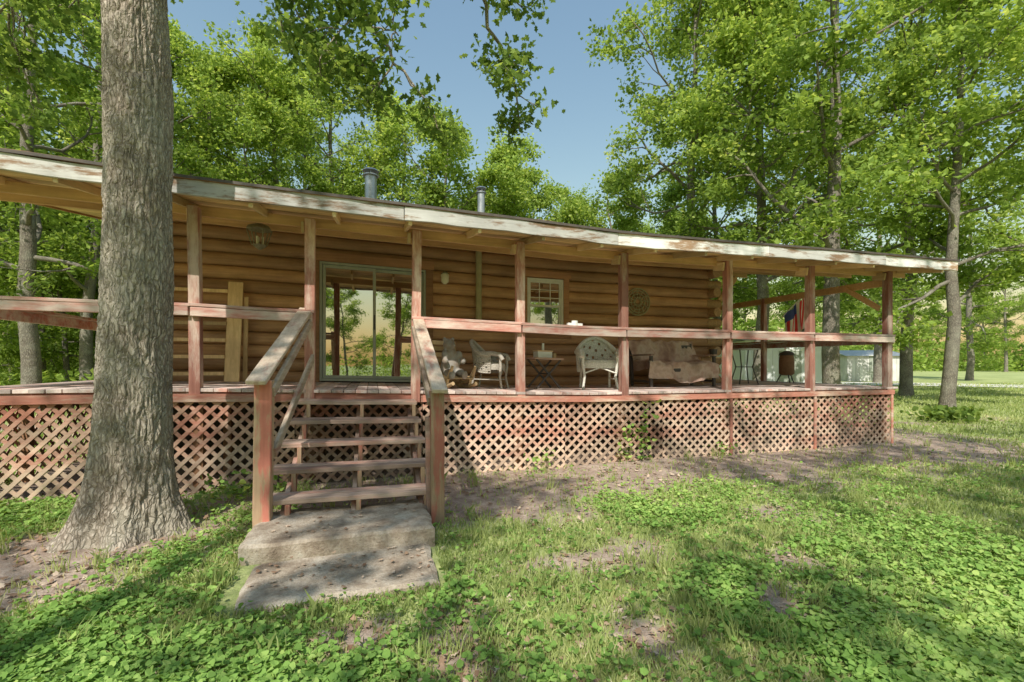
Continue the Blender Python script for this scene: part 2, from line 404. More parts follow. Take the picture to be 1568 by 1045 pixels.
col = mix(nt, maprange(nt, ad.outputs[0], .25, .7), dirt, gr)
finish(nt, out, col, .95, n2, .8, .02, .1); M['ground'] = m
obj('ground', raw_mesh('ground', [(V, F, 0, grassy(x, y), True)], ['ground']))

def keep_out(x, y):
    bad = (x > -4.15) & (x < 9.0) & (y > .02) & (y < 9)
    bad |= (x > -.90) & (x < .47) & (y > -2.98) & (y < -1.6)
    bad |= np.hypot(x-OX, y-OY) < .36
    return bad
def scatter(n, smin, smax, tmax=1.35):
    u = rng.random(n); s = smin*(smax/smin)**u; t = (rng.random(n)*2-1)*tmax
    x, y = site(t, s); return x, y, s
x, y, s = scatter(135000, 1.6, 9.5)
g = grassy(x, y); cm = fbm(x*.7+70, y*.7+11, o=4)
left = np.clip(1.1-(x-1.0)*.17, .22, 1)
ok = (~keep_out(x, y)) & (rng.random(len(x)) < g**1.2*np.clip((cm-.35)*4, .05, 1)*left)
x, y, cm = x[ok], y[ok], cm[ok]; nP = len(x)
stem = rng.uniform(.02, .075, nP)
c = np.column_stack([x, y, gz(x, y)+stem]); idx = np.repeat(np.arange(nP), 3)
c = c[idx]+rng.normal(size=(len(idx), 3))*np.array([.018, .018, .006])
tin = np.clip(.5+(cm[idx]-.5)*1.2+rng.normal(size=len(idx))*.18, 0, 1)
v, f, t = leaves(c, .031, ROUND, rng, 2.0, tin, .5)
obj('clover_groundcover', raw_mesh('clover', [(v, f, 0, t, False)], ['clover']))
def blades(x, y, h, w, tin):
    n = len(x); z = gz(x, y); az = rng.random(n)*6.283; ln = rng.uniform(.1, .75, n)*h; la = rng.random(n)*6.283
    b = np.column_stack([np.cos(az), np.sin(az), np.zeros(n)])*w[:, None]/2; p = np.column_stack([x, y, z-.005])
    mid = p+np.column_stack([np.cos(la)*ln*.35, np.sin(la)*ln*.35, h*.6]); tip = p+np.column_stack([np.cos(la)*ln, np.sin(la)*ln, h*.95])
    v = np.stack([p-b, p+b, mid+b*.7, tip, mid-b*.7], 1).reshape(-1, 3)
    return v, np.arange(n*5).reshape(n, 5), np.repeat(tin, 5)
x, y, s = scatter(300000, 1.6, 32)
g = grassy(x, y); ok = (~keep_out(x, y)) & (rng.random(len(x)) < g*.9+.025)
x, y, s = x[ok], y[ok], s[ok]; n = len(x)
h = rng.uniform(.025, .07, n)*(1+s*.035); w = .0045+.0016*s
tin = np.clip(.48+(fbm(x*.4, y*.4+90)-.5)*1.4+rng.normal(size=n)*.2, 0, 1)
v, f, t = blades(x, y, h, w, tin); gg = [(v, f, 0, t, False)]
tx, ty, ts = scatter(320, 2.2, 12); k = ~keep_out(tx, ty) & (rng.random(320) < .9); tx, ty = tx[k], ty[k]
ix = np.repeat(np.arange(len(tx)), 22); x = tx[ix]+rng.normal(size=len(ix))*.03; y = ty[ix]+rng.normal(size=len(ix))*.03
v, f, t = blades(x, y, rng.uniform(.08, .2, len(ix)), np.full(len(ix), .007), rng.uniform(.2, .7, len(ix)))
gg.append((v, f, 0, t, False))
obj('lawn_grass', raw_mesh('lawn_grass', gg, ['grass']))
x, y, s = scatter(13000, 1.7, 14); ok = ~keep_out(x, y) & (rng.random(len(x)) < .35+.5*(1-grassy(x, y))); x, y = x[ok], y[ok]
c = np.column_stack([x, y, gz(x, y)+.012+rng.random(len(x))*.012]); v, f, t = leaves(c, .05, OAK*1.1, rng, 3.0)
gg = [(v, f, 0, t, False)]
n = 110; c = np.column_stack([rng.uniform(-.75, .4, n), rng.uniform(-2.9, -2.35, n), np.full(n, .045)]); c[:40, 1] = rng.uniform(-2.2, -1.6, 40); c[:40, 2] = .155
v, f, t = leaves(c, .04, OAK, rng, 6.0); gg.append((v, f, 0, t, False))
obj('fallen_leaves', raw_mesh('fallen_leaves', gg, ['dead']))

m, nt, out = new_mat('gravel'); n1 = noise(nt, coords(nt), 14, 6)
finish(nt, out, ramp(nt, n1, [(.3, (.56, .52, .47)), (.7, (.78, .74, .67))]), .95, n1, .6, .03); M['gravel'] = m
pts = [site(.2, 37), site(.6, 33), site(.95, 30), site(1.3, 26), site(1.9, 20), site(3, 14)]
L = []
for k in range(len(pts)):
    a = np.array(pts[max(k-1, 0)]); b = np.array(pts[min(k+1, len(pts)-1)]); d = (b-a)/np.linalg.norm(b-a); nrm = np.array([-d[1], d[0]])
    for q in (-2.6, 2.6): L.append((*(np.array(pts[k])+nrm*q), .03))
V = np.array(L); F = np.array([[2*k, 2*k+1, 2*k+3, 2*k+2] for k in range(len(pts)-1)])
obj('gravel_driveway', raw_mesh('drive', [(V, F, 0, np.zeros(len(V)), False)], ['gravel']))

# ================================================================== CABIN
cabin = group('log_cabin')
WY = 2.2; XL, XR = -4.2, 9.05; WX0, WX1 = -3.3, 6.93; BK = 9.0
W = MB(); H = .205
opens = [(-.83, .90, 1.0, 3.09), (2.77, 3.51, 2.12, 3.12)]
def halflog(b, p0, p1, z, hh, outn, mat):
    n = 9; vs = []; p0 = Vector(p0); p1 = Vector(p1); on = Vector(outn)
    ns = max(1, int((p1-p0).length/1.0)); t = random.random()
    for i in range(ns+1):
        c = p0+(p1-p0)*(i/ns)
        for k in range(n):
            a = math.pi*k/(n-1)
            vs.append(c+on*(math.sin(a)**.8*.085)+Vector((0, 0, z+hh/2-math.cos(a)*hh/2)))
    fs = [(i*n+k, (i+1)*n+k, (i+1)*n+k+1, i*n+k+1) for i in range(ns) for k in range(n-1)]
    b.add(vs, fs, mat, t, True)
nc = 14
for c in range(nc):
    z = 1.06+c*H; segs = [(WX0, WX1)]
    for (a, b, z0, z1) in opens:
        if z+H*.5 > z0 and z+H*.5 < z1:
            ns = []
            for (p, q) in segs:
                if a > p and b < q: ns += [(p, a), (b, q)]
                else: ns.append((p, q))
            segs = ns
    for (p, q) in segs: halflog(W, (p, WY, 0), (q, WY, 0), z, H, (0, -1, 0), 'log')
    halflog(W, (WX1, WY, 0), (WX1, BK, 0), z, H, (1, 0, 0), 'logy'); halflog(W, (WX0, BK, 0), (WX0, WY, 0), z, H, (-1, 0, 0), 'logy')
    for cx, sg in ((WX1, 1), (WX0, -1)):
        if c % 2: W.tube([(cx, WY+.12, z+H/2), (cx, WY-.02, z+H/2), (cx, WY-.24-.05*random.random(), z+H/2)], .098, 12, 'logend')
        else: W.tube([(cx-.1*sg, WY, z+H/2), (cx+.26*sg, WY, z+H/2)], .098, 12, 'logend')
for (a, b) in ((WX0, -.83), (.90, 2.77), (3.51, WX1)): W.box(a, b, WY+.02, WY+.14, 1.0, 3.75, 'trim')
W.box(-.83, .90, WY+.02, WY+.14, 3.10, 3.75, 'trim'); W.box(2.77, 3.51, WY+.02, WY+.14, 1.0, 2.1, 'trim'); W.box(2.77, 3.51, WY+.02, WY+.14, 3.13, 3.75, 'trim')
W.box(WX0+.02, WX0+.12, WY+.16, BK, 1.0, 3.9, 'trim'); W.box(WX1-.12, WX1-.02, WY+.16, BK, 1.0, 3.9, 'trim')
W.box(WX0, WX1, BK, BK+.12, 0, 3.9, 'trim')
W.build('log_walls', cabin, w_house)
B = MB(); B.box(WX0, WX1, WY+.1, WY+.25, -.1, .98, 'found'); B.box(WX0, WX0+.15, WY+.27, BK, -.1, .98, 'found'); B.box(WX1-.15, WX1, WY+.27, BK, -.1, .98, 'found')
B.box(WX0+.2, WX1-.2, WY+.9, WY+1.0, 1.0, 3.6, 'dark_back')  # dark backing sheet behind the openings, in place of a shaded interior
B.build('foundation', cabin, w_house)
D = MB(); y0 = WY-.05
D.box(-.95, -.83, WY-.105, WY+.03, 1.1, 3.09, 'trim'); D.box(.90, 1.02, WY-.105, WY+.03, 1.1, 3.09, 'trim'); D.box(-.97, 1.04, WY-.11, WY+.03, 3.092, 3.24, 'trim')
def frame(b, x0, x1, z0, z1, y, w, mat, gl='glass', dep=.04):
    b.box(x0, x0+w, y, y+dep, z0, z1, mat); b.box(x1-w, x1, y, y+dep, z0, z1, mat)
    b.box(x0+w, x1-w, y+.002, y+dep-.002, z0, z0+w, mat); b.box(x0+w, x1-w, y+.002, y+dep-.002, z1-w, z1, mat)
    if gl: b.box(x0+w-.005, x1-w+.005, y+.018, y+.024, z0+w-.005, z1-w+.005, gl, .5)
frame(D, -.83, .90, 1.12, 3.09, y0-.03, .04, 'frame', None, .1)
frame(D, -.785, .06, 1.165, 3.045, y0-.01, .05, 'frame'); frame(D, .01, .855, 1.165, 3.045, y0+.035, .05, 'frame')
D.tube([(.035, y0-.04, 2.0), (.035, y0-.04, 2.25)], .012, 8, 'dark')
D.build('sliding_door', cabin, w_house, .003)
Wn = MB(); Wn.box(2.66, 2.77, WY-.10, WY+.03, 2.0, 3.13, 'trim'); Wn.box(3.51, 3.62, WY-.10, WY+.03, 2.0, 3.13, 'trim'); Wn.box(2.62, 3.66, WY-.105, WY+.03, 3.132, 3.25, 'trim'); Wn.box(2.62, 3.66, WY-.12, WY+.03, 1.99, 2.10, 'trim')
frame(Wn, 2.77, 3.51, 2.11, 3.12, WY-.08, .045, 'white', None, .09)
frame(Wn, 2.815, 3.465, 2.59, 3.075, WY-.06, .035, 'white'); frame(Wn, 2.815, 3.465, 2.155, 2.62, WY-.04, .035, 'white')
for q in (3.03, 3.25): Wn.box(q-.008, q+.008, WY-.05, WY-.042, 2.62, 3.05, 'white')
for q in (2.76, 2.91): Wn.box(2.84, 3.44, WY-.049, WY-.043, q-.007, q+.007, 'white')
Wn.build('double_hung_window', cabin, w_house, .002)

PIT = .17; EY = -.6; RXL, RXR = -4.8, 9.75; RID = 5.6
def rz(y): return 3.10+(y-EY)*PIT if y <= RID else 3.10+(RID-EY)*PIT-(y-RID)*PIT
R = MB(); yb = np.linspace(EY, RID, 46)
for a, b in zip(yb[:-1], yb[1:]):
    R.board((RXL, (a+b)/2, rz((a+b)/2)+.012), (RXR, (a+b)/2, rz((a+b)/2)+.012), (b-a)-.006, .02, 'ceil', up=(0, -PIT, 1), seg=24)
R.build('porch_ceiling_boards', cabin, w_porch)
R = MB()
def slab(y0, y1, h0, h1, mat):
    n = 24; vs = []; fs = []
    for k in range(n+1):
        xx = RXL-.02+(RXR-RXL+.04)*k/n
        for (yy, hh) in ((y0, h0), (y1, h0), (y1, h1), (y0, h1)): vs.append((xx, yy, rz(yy)+hh))
    for k in range(n):
        for q in range(4): fs.append((k*4+q, k*4+(q+1) % 4, k*4+4+(q+1) % 4, k*4+4+q))
    fs += [(3, 2, 1, 0), (n*4, n*4+1, n*4+2, n*4+3)]; R.add(vs, fs, mat, .5)
slab(EY-.06, RID, .125, .155, 'shingle'); slab(RID, 12, .12, .15, 'shingle'); slab(RID, 11.9, .0, .03, 'ceil')
R.build('roof_shingles', cabin, w_porch)
R = MB()
fx = [RXL, -2.4, .35, 3.1, 5.6, 8.0, RXR]
for a, b in zip(fx[:-1], fx[1:]):
    R.board((a+.004, EY-.02, rz(EY)+.035), (b-.004, EY-.02+random.uniform(-.008, .008), rz(EY)+.035), .035, .155, 'fascia', seg=9, jitter=.008)
R.board((RXL, EY-.025, rz(EY)+.13), (RXR, EY-.025, rz(EY)+.13), .06, .03, 'trim', seg=34, jitter=.004)
for xx in (RXL, RXR):
    R.board((xx, EY-.0, rz(EY)+.045), (xx, RID, rz(RID)+.045), .035, .15, 'beam', seg=8); R.board((xx, RID, rz(RID)+.045), (xx, 12, rz(12)+.045), .035, .15, 'beam', seg=8)
R.build('fascia_boards', cabin, w_porch, .003)
PX = [-4.1, -1.90, -.72, .53, 1.95, 3.555, 5.417, 7.148, 8.99]
R = MB()
for xx in np.arange(-4.5, 9.5, .82):
    e = .55 if xx < 6.6 else 2.2
    e += random.uniform(-.1, .1)
    R.board((xx, EY+.0, rz(EY)-.045), (xx, e, rz(e)-.045), .042, .085, 'rafter')
R.build('rafter_tails', cabin, w_porch, .003)
R = MB()
R.board((RXL+.1, .14, 3.12), (RXR-.1, .14, 3.12), .04, .12, 'beam', seg=24)
R.board((RXL+.1, 1.15, 3.30), (RXR-.1, 1.15, 3.30), .04, .12, 'beam', seg=24)
R.board((8.99, .0, 2.93), (8.99, 9, 2.93), .05, .13, 'beam', seg=10)
for yy in (2.2, 4.0, 5.6): R.board((6.95, yy, rz(yy)-.07), (9.7, yy, rz(yy)-.07), .04, .12, 'beam')
R.board((8.95, .1, 2.5), (8.95, .75, 2.92), .035, .09, 'beam'); R.board((WX1+.1, WY+.05, 2.6), (7.7, WY+.05, 3.35), .04, .1, 'beam')
R.build('porch_beams', cabin, w_porch, .003)
R = MB()
for i_, xx in enumerate(PX):
    R.board((xx, .0, .95), (xx+random.uniform(-.02, .02), 0, 3.12), .112, .112, 'post', up=(0, 1, 0), seg=6, jitter=.003)
    if i_ > 0: R.board((xx-.075, -.02, 3.02), (xx-.075, .2, 3.06), .035, .13, 'rafter')
for xx, ly in ((8.99, (2.75, 5.6, 8.6)), (-4.1, (5.6, 8.6))):
    for yy in ly: R.board((xx, yy, .95), (xx, yy, 3.0 if xx > 0 else rz(yy)), .1, .1, 'post', up=(0, 1, 0), seg=5)
R.build('porch_posts', cabin, w_porch, .005)
R = MB()
def rail(x0, x1):
    R.board((x0, -.082, 1.955), (x1, -.082, 1.955), .038, .10, 'rail', jitter=.004)
    R.board((x0-.02, -.03, 2.026), (x1+.02, -.03, 2.026), .15, .036, 'rail', jitter=.004)
rail(-4.15, -1.95); rail(-1.93, -.68); rail(.50, 1.93); rail(1.95, 3.54); rail(3.56, 5.4); rail(5.43, 7.13); rail(7.16, 9.04)
for xx in (9.07, -4.18): R.board((xx, -.05, 1.945), (xx, 9, 1.945), .038, .125, 'rail')
for xx in (9.03, -4.14): R.board((xx, -.0, 2.032), (xx, 9, 2.032), .14, .034, 'rail')
R.build('porch_railing', cabin, w_house, .004)
R = MB(); xx = XL
while xx < XR:
    w = .138; e = WY-.01 if (xx+w > WX0-.02 and xx < WX1+.02) else BK
    R.board((xx+w/2, -.04-random.random()*.02, 1.08), (xx+w/2, e, 1.08+random.uniform(-.003, .003)), w-.007, .038, 'deck', seg=4); xx += w
R.build('deck_boards', cabin, w_house, .003)
R = MB(); R.board((XL, -.005, 1.005), (XR, -.005, 1.005), .035, .11, 'lattrim', seg=20); R.board((XL, 1.1, .97), (XR, 1.1, .97), .04, .16, 'trim', seg=20)
R.board((XR-.02, .0, .98), (XR-.02, BK, .98), .035, .15, 'lattrim', seg=8); R.board((XL+.02, .0, .98), (XL+.02, BK, .98), .035, .15, 'lattrim', seg=8)
for xx in np.arange(XL+.3, XR, .6): R.board((xx, .03, .97), (xx, WY, .97), .038, .15, 'trim')
for xx in PX:
    for yy in (.1, 1.2): R.board((xx, yy, -.1), (xx, yy, .9), .1, .1, 'trim', up=(0, 1, 0))
R.build('deck_frame', cabin, w_house)

def clip(poly, axis, val, keep_less):
    o = []
    for i in range(len(poly)):
        a, b = poly[i], poly[(i+1) % len(poly)]
        ia = (a[axis] <= val) if keep_less else (a[axis] >= val); ib = (b[axis] <= val) if keep_less else (b[axis] >= val)
        if ia: o.append(a)
        if ia != ib:
            t = (val-a[axis])/(b[axis]-a[axis]); o.append((a[0]+t*(b[0]-a[0]), a[1]+t*(b[1]-a[1])))
    return o
def lattice(b, u0, u1, z0, z1, place, pitch=.14, w=.054, tbase=.5):
    hgt = z1-z0
    for sgn, yo in ((1, 0), (-1, .0075)):
        c = u0-hgt-pitch+random.uniform(0, pitch)
        while c < u1+hgt+pitch:
            cc = c+random.uniform(-.006, .006); cd = cc+random.uniform(-.008, .008)
            if sgn > 0: poly = [(cc-w/2, z0), (cc+w/2, z0), (cd+w/2+hgt, z1), (cd-w/2+hgt, z1)]
            else: poly = [(cc-w/2, z0), (cc+w/2, z0), (cd+w/2-hgt, z1), (cd-w/2-hgt, z1)]
            poly = clip(poly, 0, u0, False)
            if len(poly) > 2: poly = clip(poly, 0, u1, True)
            if len(poly) > 2:
                k = len(poly); vs = [place(p[0], yo, p[1]) for p in poly]+[place(p[0], yo+.006, p[1]) for p in poly]
                fs = [tuple(range(k)), tuple(range(k, 2*k))[::-1]]+[(i, i+k, (i+1) % k+k, (i+1) % k) for i in range(k)]
                b.add(vs, fs, 'lat', min(1, max(0, tbase+random.uniform(-.25, .25))))
            c += pitch
R = MB()
px = [XL+.02, -2.25, -.88, .62, 2.6, 4.2, 5.45, 7.2, XR-.02]; tb = [.4, .5, .15, .7, .3, .55, .75, .45]
for (a, b, t_) in zip(px[:-1], px[1:], tb):
    if a == -.88: lattice(R, a, b, .0, .95, lambda u, yo, z: (u, -.0+yo, z), tbase=t_); continue
    sk = random.uniform(-.012, .012)
    lattice(R, a+.002, b-.002, -.02, .955, lambda u, yo, z: (u, -.038+yo+sk*(1-z), z), tbase=t_)
lattice(R, .02, BK, -.02, .95, lambda u, yo, z: (XR+.012-yo, u, z)); lattice(R, .02, BK, -.02, .95, lambda u, yo, z: (XL-.012+yo, u, z))
R.board((XL, -.062, 1.0), (-.9, -.062, 1.0), .02, .085, 'lattrim'); R.board((.62, -.062, 1.0), (XR+.03, -.062, 1.0), .02, .085, 'lattrim', seg=14)
for u in [px[6], px[7], XR-.02]:
    R.board((u, -.058, -.03), (u, -.058, .955), .045, .018, 'lattrim', up=(0, 1, 0))
R.build('lattice_skirting', cabin, w_house)

S = MB(); sx0, sx1 = -.80, .50
tz = [.97, .79, .61, .43, .25]
for k, z in enumerate(tz):
    y = -.17-.34*k-.02; fl = .03*k
    S.board((sx0-fl-.02+random.uniform(-.015, .015), y-.07, z), (sx1+.02+fl*.6, y-.07, z+random.uniform(-.01, .01)), .125, .042, 'step', seg=5, jitter=.003)
    S.board((sx0-fl-.01, y+.065, z+.002), (sx1+.01+fl*.6, y+.065, z), .125, .042, 'step', seg=5, jitter=.003)
for xx in (sx0+.06, -.16, sx1-.06):
    S.board((xx, -.02, .80), (xx, -1.72, .02), .042, .17, 'step')
    for k, z in enumerate(tz):
        y = -.17-.34*k-.02; S.board((xx+.044, y-.1, max(-.02, z-.25)), (xx+.044, y-.1, z-.022), .04, .07, 'newel', up=(0, 1, 0))
S.build('stair_treads', cabin, w_house, .004)
S = MB()
S.board((-.87, -1.74, -.05), (-.86, -1.72, 1.27), .13, .13, 'newel', up=(0, 1, 0), seg=5, jitter=.004); S.board((.57, -1.80, -.05), (.56, -1.80, 1.2), .12, .12, 'newel', up=(0, 1, 0), seg=5, jitter=.004)
S.board((.50, -1.72, -.05), (.49, -1.70, .95), .04, .1, 'step', up=(0, 1, 0), seg=3)
S.board((-.89, -1.90, 1.25), (-.76, .02, 2.06), .15, .04, 'hand', seg=6, jitter=.003); S.board((.57, -1.95, 1.20), (.56, .0, 2.03), .14, .04, 'hand', seg=6, jitter=.003)
S.board((-.80, -1.74, 1.17), (-.70, .0, 1.93), .038, .09, 'hand', seg=4); S.board((.50, -1.80, 1.1), (.50, .0, 1.9), .038, .09, 'hand', seg=4)
S.board((-.80, -1.66, .66), (-.68, .0, 1.50), .038, .09, 'hand', seg=4)
S.build('stair_handrails', cabin, w_house, .006)
def slabmesh(name, x0, x1, y0, y1, z0, z1, parent):
    nx, ny = 34, 34; vs = []; fs = []
    for i in range(nx+1):
        for j in range(ny+1):
            u, v_ = i/nx, j/ny; xx = x0+(x1-x0)*u; yy = y0+(y1-y0)*v_
            ed = min(u, 1-u, v_, 1-v_)
            wob = .06*(float(fbm(np.array([yy*5.]), np.array([xx*5.]), o=3))-.5)
            if u in (0, 1): xx += wob
            if v_ in (0, 1): yy += wob
            z = z1+.03*(float(fbm(np.array([xx*3.]), np.array([yy*3.])))-.5)-(.02 if ed == 0 else 0)
            vs.append((xx, yy, z))
    for i in range(nx):
        for j in range(ny): a = i*(ny+1)+j; fs.append((a, a+ny+1, a+ny+2, a+1))
    rim = [i*(ny+1) for i in range(nx+1)]+[nx*(ny+1)+j for j in range(1, ny+1)]+[i*(ny+1)+ny for i in range(nx-1, -1, -1)]+[j for j in range(ny-1, 0, -1)]
    o = len(vs); vs += [(vs[r][0], vs[r][1], z0) for r in rim]
    for k in range(len(rim)): k2 = (k+1) % len(rim); fs.append((rim[k], o+k, o+k2, rim[k2]))
    b = MB(); b.add(vs, fs, 'conc', .5, False); return b.build(name, parent)
pad = group('concrete_step_pad')
slabmesh('upper_slab', -.92, .48, -2.30, -1.50, -.1, .14, pad); slabmesh('lower_slab', -.78, .42, -2.98, -2.34, -.1, .03, pad)

C = MB()
def flue(b, x, y, z0, z1, r, mat='metal'):
    b.tube([(x, y, z0), (x, y, z1-.16)], r, 16, mat); b.tube([(x, y, z1-.16), (x, y, z1-.14)], r*1.35, 16, mat)
    for a in range(4): b.tube([(x+r*.9*math.cos(a*1.57), y+r*.9*math.sin(a*1.57), z1-.14), (x+r*.9*math.cos(a*1.57), y+r*.9*math.sin(a*1.57), z1-.05)], .008, 5, mat)
    b.tube([(x, y, z1-.06), (x, y, z1-.03), (x, y, z1)], [r*1.4, r*1.2, r*.15], 16, mat)
flue(C, -.03, 4, 3.7, 5.5, .12); C.build('chimney_flue', cabin)
C = MB(); flue(C, 2.33, 4, 3.7, 5.4, .085); C.build('vent_flue', cabin)
C = MB(); C.tube([(1.83, WY-.15, 3.45), (1.83, WY-.15, 2.2)], .055, 14, 'pipe'); C.box(1.79, 1.87, WY-.12, WY-.03, 2.9, 2.94, 'dark'); C.build('wall_pipe', cabin)
C = MB()
C.tube([(0, 0, .36), (0, 0, .16)], .008, 6, 'brass'); C.tube([(0, 0, .17), (0, 0, .12), (0, 0, .08)], [.03, .14, .16], 6, 'brass')
for a in range(6):
    an = a*math.pi/3; C.tube([(.15*math.cos(an), .15*math.sin(an), .08), (.09*math.cos(an), .09*math.sin(an), -.12)], .007, 4, 'brass')
C.tube([(0, 0, -.12), (0, 0, -.15), (0, 0, -.18)], [.095, .06, .015], 6, 'brass')
for a in range(3): an = a*2.1; C.tube([(.04*math.cos(an), .04*math.sin(an), -.11), (.04*math.cos(an), .04*math.sin(an), -.01)], .014, 8, 'lampglass')
C.tube([(0, 0, .38), (0, 0, .36)], .07, 12, 'brass')
C.build('hanging_lantern', None, loc=(-1.42, .75, 3.12))
C = MB(); C.tube([(0, .1, .0), (0, .04, .0)], .06, 12, 'brass'); C.tube([(0, 0, .1), (0, 0, .06), (0, 0, -.06), (0, 0, -.1)], [.03, .075, .065, .03], 12, 'lampglass'); C.tube([(0, 0, .14), (0, 0, .1), (0, 0, .09)], [.01, .05, .08], 12, 'brass')
C.build('wall_sconce', None, loc=(1.22, WY-.17, 2.93))

# ------------------------------------------------------------------ porch furniture
DZ = 1.10
def wicker_chair(loc, rz_, wk='wicker', sc=1):
    b = MB(); n = 25; rows = 13
    def P(k, r):
        a = math.radians(-20+220*k/(n-1)); ca = math.sin(math.pi*k/(n-1))
        top = .60+.26*max(0, math.sin(math.radians(-20+220*k/(n-1))))**2.0
        z = .12+(top-.12)*r/(rows-1); q = 1+.10*(r/(rows-1))
        return (.32*q*math.cos(a), .25*q*math.sin(a)+.06*(r/(rows-1))*ca, z)
    vs = [P(k, r) for r in range(rows) for k in range(n)]
    fs = [(r*n+k, r*n+k+1, (r+1)*n+k+1, (r+1)*n+k) for r in range(4, rows-1) for k in range(n-1) if (k*2+r) % 5]
    b.add(vs, fs, wk, .5, True)
    for k in range(n): b.tube([P(k, r) for r in (4, 6, 8, 10, 12)], .009, 4, wk)
    for r in range(4, rows): b.tube([P(k, r) for k in range(n)], .009, 5, wk)
    b.tube([P(k, 12) for k in range(n)], .036, 7, wk)
    S_ = [(.30*math.copysign(abs(math.cos(a))**.7, math.cos(a)), -.02+.26*math.copysign(abs(math.sin(a))**.7, math.sin(a))) for a in np.linspace(0, 2*np.pi, 24, endpoint=False)]
    vs = [(x, y, .43) for x, y in S_]+[(x*.9, y*.9, .47) for x, y in S_]+[(x, y, .34) for x, y in S_]; k = 24
    b.add(vs, [tuple(range(k, 2*k))]+[(i, (i+1) % k, (i+1) % k+k, i+k) for i in range(k)]+[(i+2*k, (i+1) % k+2*k, (i+1) % k, i) for i in range(k)], wk, .5)
    for a in (-1, 1):
        b.tube([(.27*a, -.26, .6), (.28*a, -.27, .42), (.25*a, -.25, .2), (.28*a, -.29, 0)], [.02, .026, .022, .02], 8, wk)
        b.tube([(.24*a, .2, .42), (.25*a, .27, 0)], .02, 8, wk)
        b.tube([(.33*a, .08, .62), (.34*a, -.12, .63), (.31*a, -.26, .61), (.30*a, -.31, .52)], .042, 8, wk)
        b.tube([(.26*a, -.27, .16), (.25*a, .25, .16)], .012, 6, wk)
    b.tube([(-.25, -.27, .26), (0, -.26, .35), (.25, -.27, .26)], .014, 6, wk)
    return b.build('wicker_chair', None, w_house, loc=loc, rotz=rz_, sc=sc)
wicker_chair((3.62, .95, DZ), math.radians(-18)); wicker_chair((1.74, .9, DZ), math.radians(62), 'wickerg', .84)

bear = group('carved_bear_chair')
bm = bmesh.new()
def blob(p, r, sc=(1, 1, 1)):
    m_ = Matrix.Translation(p) @ Matrix.Diagonal((*[r*q for q in sc], 1)); bmesh.ops.create_icosphere(bm, subdivisions=3, radius=1, matrix=m_)
blob((0, 0, .34), .14, (1, .9, 1.3)); blob((-.02, 0, .50), .115, (1, .9, 1.2)); blob((-.03, -.02, .66), .09); blob((-.02, -.10, .645), .045, (1, 1.3, .9))
for a in (-1, 1):
    blob((-.03+.065*a, .0, .74), .03); blob((.11*a, -.06, .50), .05, (1, 1.1, 1.5)); blob((.14*a, -.12, .42), .042, (1, 1.4, 1.2)); blob((.09*a, -.13, .25), .065, (1, 1.8, .9)); blob((.1*a, -.25, .22), .05, (1, .8, 1.3))
me = bpy.data.meshes.new('bear_body'); bm.to_mesh(me); bm.free(); me.materials.append(M['bear'])
o = bpy.data.objects.new('bear_body', me); COL.objects.link(o); o.parent = bear
rmd = o.modifiers.new('r', 'REMESH'); rmd.mode = 'VOXEL'; rmd.voxel_size = .014; rmd.use_smooth_shade = True
o.location = (1.10, .72, DZ+float(dko(1.2))-.02); o.rotation_euler[2] = .3
b = MB()
for a in (-.19, .19):
    b.tube([(-.08+a, .2, .72), (-.1+a, .14, .5), (-.06+a, .06, .22), (0+a, -.05, .1), (.02+a, -.2, .16), (a, -.33, .32)], [.022, .035, .045, .045, .036, .02], 8, 'pine')
    b.tube([(a, .3, .08), (a, .1, .02), (a, -.15, .02), (a, -.35, .08)], .028, 8, 'pine'); b.tube([(a, .06, .2), (a, .08, .02)], .022, 8, 'pine'); b.tube([(a, -.2, .14), (a, -.18, .02)], .022, 8, 'pine')
for q in range(6): b.board((-.2, .0-.055*q+.04, .2-.01*q), (.2, .0-.055*q+.04, .2-.01*q), .045, .02, 'pine')
for q in range(4): b.board((-.24, .14+.015*q, .4+.09*q), (.15, .14+.015*q, .4+.09*q), .018, .06, 'pine')
b.build('bentwood_rocker', bear, w_house, loc=(1.14, .77, DZ), rotz=.35)
b = MB(); b.box(-.26, .26, -.2, .2, .47, .5, 'step')
for a in (-1, 1):
    b.board((-.22*a, -.17, 0), (.22*a, -.17, .47), .025, .03, 'dark'); b.board((-.22*a, .17, 0), (.22*a, .17, .47), .025, .03, 'dark')
b.tube([(-.0, -.17, .24), (0, .17, .24)], .012, 6, 'dark')
b.box(-.16, .10, -.1, .08, .502, .60, 'white'); b.box(-.17, .11, -.11, .09, .602, .62, 'pine'); b.tube([(-.02, 0, .62), (-.02, 0, .74)], .022, 10, 'white'); b.tube([(.17, -.05, .5), (.17, -.05, .58)], .03, 10, 'pine')
b.build('folding_side_table', None, w_house, .003, loc=(2.72, 1.1, DZ), rotz=.1)
gl = group('blanket_covered_loveseat'); b = MB()
for a in (-.66, .66):
    b.board((a, -.28, .0), (a, -.28, .55), .05, .05, 'dark', up=(0, 1, 0)); b.board((a, .32, .0), (a, .38, .8), .05, .05, 'dark', up=(0, 1, 0)); b.board((a, -.33, .57), (a, .35, .57), .07, .03, 'step')
    b.board((a, -.3, .1), (a, .35, .1), .04, .04, 'dark')
b.board((-.66, -.28, .3), (.66, -.28, .3), .04, .06, 'dark'); b.board((-.66, .36, .74), (.66, .36, .74), .04, .06, 'dark')
b.build('frame', gl, w_house, .004, loc=(5.30, 1.2, DZ))
prof = [(.44, .30), (.42, .62), (.40, .84), (.33, .86), (.27, .70), (.22, .5), (.1, .46), (-.1, .45), (-.28, .46), (-.34, .40), (-.35, .25), (-.37, .09)]
